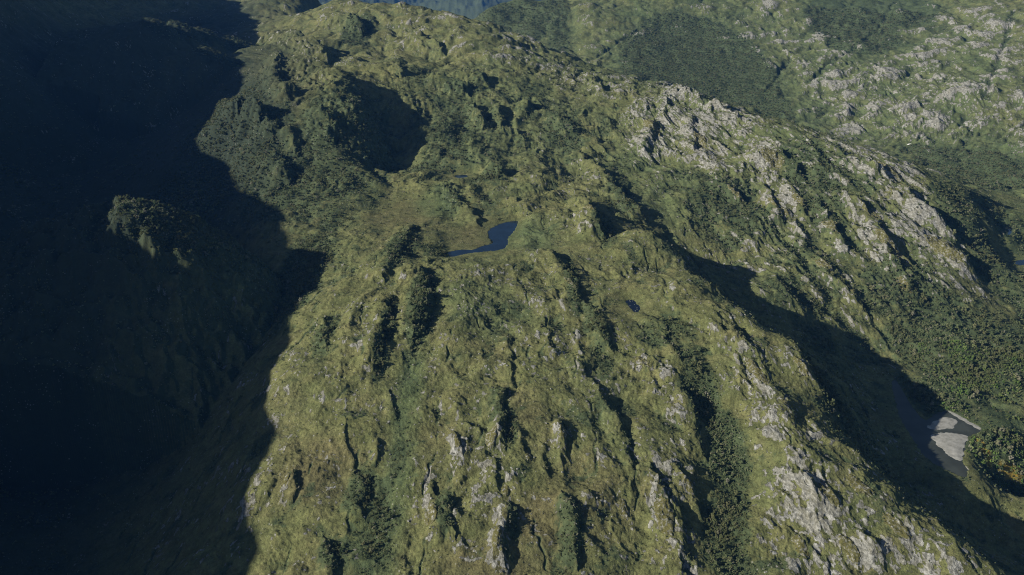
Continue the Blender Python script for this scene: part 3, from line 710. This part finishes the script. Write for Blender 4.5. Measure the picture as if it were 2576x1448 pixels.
def trunk_mesh(seed):
    rs = np.random.RandomState(seed); V = []; F = []
    def tube(p, q, r0, r1, n=5):
        p = np.array(p); q = np.array(q); d = (q - p) / np.linalg.norm(q - p); a = np.cross(d, (0.3, 1, 0.1)); a /= np.linalg.norm(a); b = np.cross(d, a); n0 = len(V)
        for c, r in ((p, r0), (q, r1)):
            for k in range(n): t = 6.283 * k / n; V.append(tuple(c + a * r * math.cos(t) + b * r * math.sin(t)))
        for k in range(n): F.append((n0 + k, n0 + (k + 1) % n, n0 + n + (k + 1) % n, n0 + n + k))
    tube((0, 0, -0.25), (0.02, 0.01, 0.22), 0.05, 0.035)
    for k in range(4):
        a = rs.uniform(0, 6.28); tube((0.02, 0.01, 0.2), (0.25 * math.cos(a), 0.25 * math.sin(a), 0.42), 0.025, 0.008, 4)
    me = bpy.data.meshes.new('trunk'); me.from_pydata(V, [], F); me.materials.append(BARK); return me
CROWNS = [crown_mesh(s, 7, 16) for s in range(5)]
NEARC = [crown_mesh(40 + s, 11, 60) for s in range(4)]
TRUNKS = [trunk_mesh(s) for s in range(3)]
protos = bpy.data.collections.new('foliage_kinds')
protos2 = bpy.data.collections.new('fresh_foliage_kinds')
for k, me in enumerate(CROWNS):
    o = bpy.data.objects.new('tree_crown', me); protos.objects.link(o)
    m2 = me.copy(); m2.materials[0] = LEAF2; o = bpy.data.objects.new('tree_crown', m2); protos2.objects.link(o)

def scatter_group(name, pts, scl, rot, pc=None):
    pc = pc or protos
    me = bpy.data.meshes.new(name); me.from_pydata([tuple(p) for p in pts], [], [])
    a = me.attributes.new('scl', 'FLOAT_VECTOR', 'POINT'); a.data.foreach_set('vector', scl.astype(np.float32).ravel())
    a = me.attributes.new('rot', 'FLOAT', 'POINT'); a.data.foreach_set('value', rot.astype(np.float32))
    ng = bpy.data.node_groups.get('spread_' + pc.name) or bpy.data.node_groups.new('spread_' + pc.name, 'GeometryNodeTree')
    if not ng.nodes:
        ng.interface.new_socket('Geometry', in_out='INPUT', socket_type='NodeSocketGeometry'); ng.interface.new_socket('Geometry', in_out='OUTPUT', socket_type='NodeSocketGeometry')
        gi = ng.nodes.new('NodeGroupInput'); go = ng.nodes.new('NodeGroupOutput'); ip = ng.nodes.new('GeometryNodeInstanceOnPoints'); ci = ng.nodes.new('GeometryNodeCollectionInfo')
        ci.inputs['Collection'].default_value = pc; ci.inputs['Separate Children'].default_value = True; ip.inputs['Pick Instance'].default_value = True
        s = ng.nodes.new('GeometryNodeInputNamedAttribute'); s.data_type = 'FLOAT_VECTOR'; s.inputs[0].default_value = 'scl'
        r = ng.nodes.new('GeometryNodeInputNamedAttribute'); r.data_type = 'FLOAT'; r.inputs[0].default_value = 'rot'
        cx = ng.nodes.new('ShaderNodeCombineXYZ'); L = ng.links.new
        L(gi.outputs[0], ip.inputs['Points']); L(ci.outputs[0], ip.inputs['Instance']); L(s.outputs[0], ip.inputs['Scale']); L(r.outputs[0], cx.inputs[2]); L(cx.outputs[0], ip.inputs['Rotation']); L(ip.outputs[0], go.inputs[0])
    me.materials.append(LEAF)
    o = link(name, me); md = o.modifiers.new('spread', 'NODES'); md.node_group = ng
    return o

rs = np.random.RandomState(7)
def candidates(r0, r1, sp):
    x = np.arange(-r1 * 0.64, r1 * 0.70, sp); y = np.arange(r0 * 0.72, r1, sp)
    X, Y = np.meshgrid(x, y); X = X + rs.uniform(-.5, .5, X.shape) * sp; Y = Y + rs.uniform(-.5, .5, Y.shape) * sp
    X = X.ravel(); Y = Y.ravel(); R = np.hypot(X, Y); T = np.abs(np.arctan2(X, Y))
    k = (R > r0) & (R < r1) & (T < 0.68); return X[k], Y[k]
water_z = [(np.array(p), lv) for _, p, lv in waters]
def dry(X, Y, Z):
    k = np.ones(X.shape, bool)
    for P, lv in water_z:
        m = 12
        s = (X > P[:, 0].min() - m) & (X < P[:, 0].max() + m) & (Y > P[:, 1].min() - m) & (Y < P[:, 1].max() + m)
        if s.any(): k[s] &= inpoly(X[s], Y[s], P) > 4
    return k
trees = []
for (r0, r1, sp, smin, smax, kind) in ((900, 1750, 4.4, 2.6, 6.5, 'near'), (1750, 2600, 5.4, 4.0, 9.0, 'near'), (900, 1750, 6.0, 3.8, 10.5, 'wood'), (1750, 2600, 8.4, 7.0, 14.0, 'wood'), (2600, 4300, 10.0, 8.0, 16.5, 'mid'), (4300, 6800, 12.5, 10.0, 17.0, 'far')):
    X, Y = candidates(r0, r1, sp)
    D = lookup(shrub, X, Y); Wd = lookup(wood, X, Y)
    p = np.clip((D - 0.16) * 1.25, 0.09, 1) if kind != 'wood' else np.clip((np.minimum(D, Wd) - 0.35) * 1.6, 0, 1)
    if kind == 'near': p = p * 0.6
    if kind in ('wood', 'mid'): p = p * 0.85
    if kind == 'far': p = np.clip((D - 0.3) * 1.4, 0, 1)
    k = rs.uniform(size=p.shape) < p
    X, Y, D = X[k], Y[k], D[k]
    Z = lookup(Zv, X, Y)
    k = dry(X, Y, Z); X, Y, Z, D = X[k], Y[k], Z[k], D[k]
    s = (smin + (smax - smin) * rs.uniform(size=X.shape) ** 1.6) * (0.75 + 0.35 * D)
    trees.append((kind, X, Y, Z + CAMZ, s))
    print('SCATTER', kind, len(X))
allx = [np.concatenate([t[i] for t in trees]) for i in range(1, 5)]
AX, AY, AZ, AS = allx
# size in the picture decides which ones are built one by one
cp, sp_ = math.cos(PITCH), math.sin(PITCH)
dep = AY * cp - (AZ - CAMZ) * sp_
ppx = VW / 2 + FOC * AX / dep; ppy = VH / 2 - FOC * (AY * sp_ + (AZ - CAMZ) * cp) / dep
inview = (ppx > 0) & (ppx < VW) & (ppy > 0) & (ppy < VH)
lit = (ppx > 640 + 0 * ppy)
score = AS / dep * (inview & lit)
order = np.argsort(-score)
single = order[:300]
mask = np.ones(len(AX), bool); mask[single] = False
def put(name, k, tall=1.0, pc=None, **props):
    pts = np.stack([AX[k], AY[k], AZ[k] - 0.08 * AS[k]], 1); m = k.sum() if k.dtype == bool else len(k)
    v = rs.uniform(0.8, 1.2, m) * tall
    sc = np.stack([AS[k], AS[k] * rs.uniform(.8, 1.2, m), AS[k] * v], 1)
    o = scatter_group(name, pts, sc, rs.uniform(0, 6.28, m), pc)
    for a, b in props.items(): o[a] = b
    return o
RA = np.hypot(AX, AY)
KA = np.concatenate([[t[0]] * len(t[1]) for t in trees])
put('scrub', mask & (KA == 'near'), kind='stuff', category='scrub', label='low dark green scrub dotting the near grassy slopes and shaded rock flanks')
FR = blobs(AX, AY, [(2520,1150,130,110,1.0),(2470,960,140,80,.8),(2560,900,80,70,.6)]) + 0.35 * noise(AX / 60, AY / 60, 5) > 0.45
put('riverside_woodland', mask & (KA == 'wood') & FR, tall=0.8, pc=protos2, kind='stuff', category='woodland', label='fresh bright green trees and thickets around the river bend')
put('woodland', mask & (KA == 'wood') & ~FR, tall=0.85, kind='stuff', category='woodland', label='dense mixed green woodland filling gullies and the valley floor near the river')
put('hillside_forest', mask & (KA == 'mid'), tall=0.75, kind='stuff', category='forest', label='dark green forest over the wooded hill and gullies of the rocky ridge')
put('distant_forest', mask & (KA == 'far'), tall=0.5, kind='stuff', category='forest', label='hazy blue green forest on the far hillsides beyond the ridge')

# single trees
def tree(i, n_):
    e = bpy.data.objects.new('tree', None); COL.objects.link(e)
    e.location = (AX[i], AY[i], AZ[i]); s = AS[i]; e.scale = (s, s, s * rs.uniform(.85, 1.15)); e.rotation_euler = (0, 0, rs.uniform(0, 6.28))
    e['category'] = 'tree'
    link('crown', NEARC[n_ % 4], e); link('trunk', TRUNKS[n_ % 3], e)
    return e
for n_, i in enumerate(single):
    e = tree(int(i), n_)
    if ppx[i] > 1600 and ppx[i] < 1950:
        e['label'] = 'round dark green tree in the long wooded gully of the near slope'; e['group'] = 'trees filling the near gully'
    elif ppx[i] >= 1950:
        e['label'] = 'bushy green tree between the pale rocks of the lower right slope'; e['group'] = 'trees on the rocky lower right slope'
    else:
        e['label'] = 'bushy dark green tree on the near grass and rock slope'; e['group'] = 'trees on the near grassy slope'

# ------------------------------------------------------------------ rock outcrops and boulders as things
def rock_only():
    m, nt, b = mat('bedrock')
    geo = nd(nt, 'ShaderNodeNewGeometry'); pos = geo.outputs['Position']
    c, a = rock_nodes(nt, pos)
    g = ramp(nt, nz(nt, pos, 0.17, 4, 0.65), [(0.36, G(0)), (0.50, G(1.0))])
    gc = ramp(nt, nz(nt, pos, 0.3, 3), [(0.3, (0.06, 0.062, 0.022)), (0.7, (0.13, 0.12, 0.042))])
    nt.links.new(mix(nt, g, c, gc), b.inputs['Base Color'])
    bp = nd(nt, 'ShaderNodeBump'); bp.inputs['Strength'].default_value = 1.0; bp.inputs['Distance'].default_value = 1.8
    nt.links.new(mth(nt, 'ADD', a, mth(nt, 'MULTIPLY', nz(nt, pos, 0.5, 4, 0.7), 0.5)), bp.inputs['Height']); nt.links.new(bp.outputs[0], b.inputs['Normal'])
    return m
BED = rock_only()
def outcrop(px, py, L, Wd, H, rot, label, seed):
    """a ribbed hump of bedrock rising out of the land at a picture point; L along, Wd across (metres)"""
    X0, Y0, Z0 = hit(px, py)
    n1, n2 = int(L / 1.3) + 8, int(Wd / 1.3) + 8
    a = np.linspace(-1.08, 1.08, n1); b = np.linspace(-1.08, 1.08, n2); A_, B_ = np.meshgrid(a, b)
    c, s = math.cos(rot), math.sin(rot)
    lx, ly = B_ * Wd / 2, A_ * L / 2
    wob = 0.16 * noise(A_ * 2.3 + seed, B_ * 2.0, seed) + 0.10 * noise(A_ * 6 + seed, B_ * 5.0, seed + 1)
    q = np.sqrt(A_ ** 2 + B_ ** 2) * (1 + wob)
    X = X0 + lx * c - ly * s; Y = Y0 + lx * s + ly * c
    lum = ridged((B_ + 0.3 * noise(A_ * 2, B_ * 2, seed + 3)) * Wd / 16, A_ * L / 42, 3, seed + 5)
    hump = np.clip(1 - q ** 2.2, 0, 1) ** 0.75 * (0.75 + 0.5 * sstep(-.7, .75, B_)) 
    H = H * 0.55
    Z = lookup(Zv, X, Y) + H * hump * (0.78 + 0.34 * lum) - 2.2 * sstep(0.93, 1.05, q) - 0.3
    Z += 0.7 * ridged(X / 6, Y / 9, 2, seed + 8) * (hump > 0)
    me = grid_mesh('rock_outcrop', X - X0, Y - Y0, Z - Z0, {}, BED)
    link('rock_outcrop', me, loc=(X0, Y0, Z0 + CAMZ), label=label, category='rock outcrop', group='pale rock outcrops of the slopes')
OUT = [
 (1668,1320,86,34,9,0.10,'largest pale slab outcrop at the lower centre right, just left of the wooded gully'),
 (1728,1240,46,16,6,0.35,'narrow pale slab above and right of the largest lower slab'),
 (1568,1290,48,18,5,0.12,'low broken rock hump left of the largest lower slab'),
 (1236,1130,60,24,6,-0.05,'long broken grey outcrop left of the dark shrubby knoll in the centre slope'),
 (1152,1140,40,14,5,0.15,'small pale rib outcrop left of the central broken outcrop'),
 (1416,1115,38,16,6,0.0,'upright oval rock with dark bushes on its right side, right of the centre knoll'),
 (1250,1395,46,18,7,-0.12,'pale rock rib at the bottom edge left of a dark bush row'),
 (1085,1320,46,26,6,0.0,'rounded rocky knoll at lower left centre with bushes on its crest'),
 (722,1222,26,14,5,-0.1,'small grey rock with a sharp shadow near the dark valley edge'),
 (1330,1170,24,14,4,0.0,'small round rock just below the shrubby centre knoll'),
 (1272,1255,26,16,5,0.2,'pair of low rocks midway down the centre slope'),
 (1900,960,90,22,6,0.35,'long pale rib streaked with grass along the middle right slope'),
 (1985,1040,70,20,5,0.38,'narrow pale rib just inside the right crest of the near slope'),
 (2010,950,52,18,10,0.45,'steep rock knob standing in shadow beside the right crest'),
 (2160,1240,60,30,6,0.45,'broad bare rock patch below the right crest'),
 (2080,1280,60,22,5,0.35,'bare rock patch left of the broad one under the right crest'),
 (2250,1350,66,28,6,0.5,'bare rock patch near the lower end of the right crest'),
 (2130,1410,56,24,6,0.35,'rock slab at the bottom edge at lower right'),
 (2010,1400,50,20,6,0.3,'rock rib at the bottom edge just right of the wooded gully'),
 (1735,1030,50,14,5,0.45,'thin rock rib along the upper left side of the wooded gully'),
 (1610,925,60,16,5,0.5,'low rock rib right of the diagonal cleft on the near slope'),
 (1480,560,60,26,12,0.3,'pointed rock spire right of the pond casting a sharp shadow'),
 (1430,730,50,16,5,0.4,'cliff edge rock above the dark cleft below the pond'),
 (1640,345,150,60,12,0.2,'bright bare rock dome at the upper left of the rocky ridge'),
 (1760,365,120,44,11,0.1,'bright bare rock rib beside the upper rock dome of the ridge'),
 (1940,425,110,60,14,0.5,'rounded rock dome with a dark shadow on its right, middle of the ridge'),
 (1850,505,90,34,10,0.5,'pale slab above the wooded hollow of the rocky ridge'),
 (1955,535,110,30,9,0.45,'long pale rib in the middle of the rocky ridge'),
 (2010,530,90,24,9,0.45,'second long pale rib beside the middle one of the ridge'),
 (2090,600,100,34,10,0.45,'bare rock rib between two wooded gullies of the ridge'),
 (2190,560,120,40,10,0.5,'grassy rock hump in the centre of the rocky ridge face'),
 (2230,640,110,50,12,0.5,'broad round rock dome low on the rocky ridge face'),
 (2290,500,150,36,10,0.55,'long white slab just under the crest of the rocky ridge'),
 (2370,640,150,60,16,0.5,'massive bare rock nose at the right end of the ridge above a black shadow'),
 (2230,440,140,36,8,0.6,'pale rock crest on the skyline of the rocky ridge'),
 (2070,690,80,28,8,0.45,'grassy rock rib low on the left part of the ridge face'),
 (2150,760,70,30,7,0.4,'lowest rock hump on the ridge face above the valley woods'),
 (2270,740,70,26,7,0.4,'small pale rock hump right of the lowest one on the ridge face'),
]
for k, o in enumerate(OUT): outcrop(*o, seed=100 + 7 * k)

def boulder_mesh(seed):
    bm = bmesh.new(); bmesh.ops.create_icosphere(bm, subdivisions=3, radius=0.5)
    rs_ = np.random.RandomState(seed); cuts = rs_.normal(size=(9, 3)); cuts /= np.linalg.norm(cuts, axis=1)[:, None]
    for v in bm.verts:
        p = np.array(v.co)
        for c_, o_ in zip(cuts, rs_.uniform(.3, .45, 9) * 0 + np.linspace(.28, .44, 9)):
            d = p @ c_
            if d > o_: p = p - c_ * (d - o_) * 0.9
        p = p * (1 + 0.06 * math.sin(9 * p[0] + seed) * math.sin(8 * p[1]))
        v.co = (p[0], p[1] * 0.8, p[2] * 0.7)
    me = bpy.data.meshes.new('boulder'); bm.to_mesh(me); bm.free(); me.materials.append(STONE); return me
STONE, snt, sb = mat('stone')
_p = nd(snt, 'ShaderNodeNewGeometry').outputs['Position']
snt.links.new(ramp(snt, nz(snt, _p, 0.5, 4, 0.7), [(0.35, (0.16, 0.158, 0.135)), (0.55, (0.28, 0.275, 0.245)), (0.75, (0.38, 0.375, 0.34))]), sb.inputs['Base Color'])
BOUL = [boulder_mesh(s) for s in range(5)]
# pale loose stones in the open grass
BZ = [(1300,760,260,70,60,'on the upper near slope below the pond'),(1150,980,300,120,60,'on the middle near slope'),(1250,1230,420,150,60,'on the lower near slope'),(1900,900,110,120,40,'on the right flank of the near slope'),(850,900,90,130,20,'near the edge of the great shadow')]
for (bx, by, bw, bh, nn, where) in BZ:
    c = 0
    while c < nn:
        x, y = bx + rs.uniform(-1, 1) * bw, by + rs.uniform(-1, 1) * bh
        if x < 700: continue
        X, Y, _ = hit(x, y); Z = float(lookup(Zv, np.array([X]), np.array([Y]))[0])
        if lookup(shrub, np.array([X]), np.array([Y]))[0] > 0.45 and rs.uniform() < .8: continue
        s = 1.8 + 4.2 * rs.uniform() ** 2.5
        b_ = link('boulder', BOUL[c % 5], loc=(X, Y, Z + CAMZ + s * 0.12), label='pale loose boulder lying in the grass ' + where, category='boulder', group='boulders ' + where)
        b_.scale = (s, s, s); b_.rotation_euler = (rs.uniform(-.3, .3), rs.uniform(-.3, .3), rs.uniform(0, 6.28)); c += 1
X, Y, _ = hit(2287, 371); Z = float(lookup(Zv, np.array([X]), np.array([Y]))[0])
b_ = link('boulder', BOUL[2].copy(), loc=(X, Y, Z + CAMZ + 4), label='lone bright white boulder at the foot of the far rocky hillside', category='boulder'); b_.scale = (22, 16, 14)
wm, _, wb = mat('white_stone'); wb.inputs['Base Color'].default_value = (0.8, 0.8, 0.78, 1); b_.data.materials[0] = wm
for k in range(16):
    x, y = 1591 + rs.normal() * 8, 770 + rs.normal() * 8
    lv = [w_ for w_ in waters if w_[0] == 'stone_pond'][0][2]; X, Y, _ = at_drop(x, y, -lv); s = rs.uniform(0.9, 3.4)
    b_ = link('boulder', BOUL[1], loc=(X, Y, lv + CAMZ + 0.1), label='pale stone standing in the small dark pond by the rocky crest', category='boulder', group='stones standing in the small pond'); b_.scale = (s, s, s * .8); b_.rotation_euler = (0, 0, rs.uniform(0, 6))

# ------------------------------------------------------------------ haze
HAZE = True
if HAZE:
    zmax = float(Zv[np.hypot(GXv, GYv) < 59000].max()) + CAMZ + 60; zmin = float(Zv.min()) + CAMZ - 1.0
    zmax = max(zmax, CAMZ + 30)
    bm = bmesh.new(); bmesh.ops.create_cube(bm, size=1.0)
    me = bpy.data.meshes.new('haze'); bm.to_mesh(me); bm.free()
    h = link('haze', me, loc=(0, 0, (zmax + zmin) / 2), kind='stuff', label='thin blue haze filling the mountain air'); h.scale = (124000, 124000, zmax - zmin)
    hm = bpy.data.materials.new('haze'); hm.use_nodes = True; hn = hm.node_tree; hn.nodes.clear()
    ou = hn.nodes.new('ShaderNodeOutputMaterial'); pv = hn.nodes.new('ShaderNodeVolumePrincipled')
    pv.inputs['Color'].default_value = (0.06, 0.22, 0.66, 1); pv.inputs['Density'].default_value = 1.5e-5; pv.inputs['Anisotropy'].default_value = 0.0
    hn.links.new(pv.outputs[0], ou.inputs['Volume']); me.materials.append(hm)
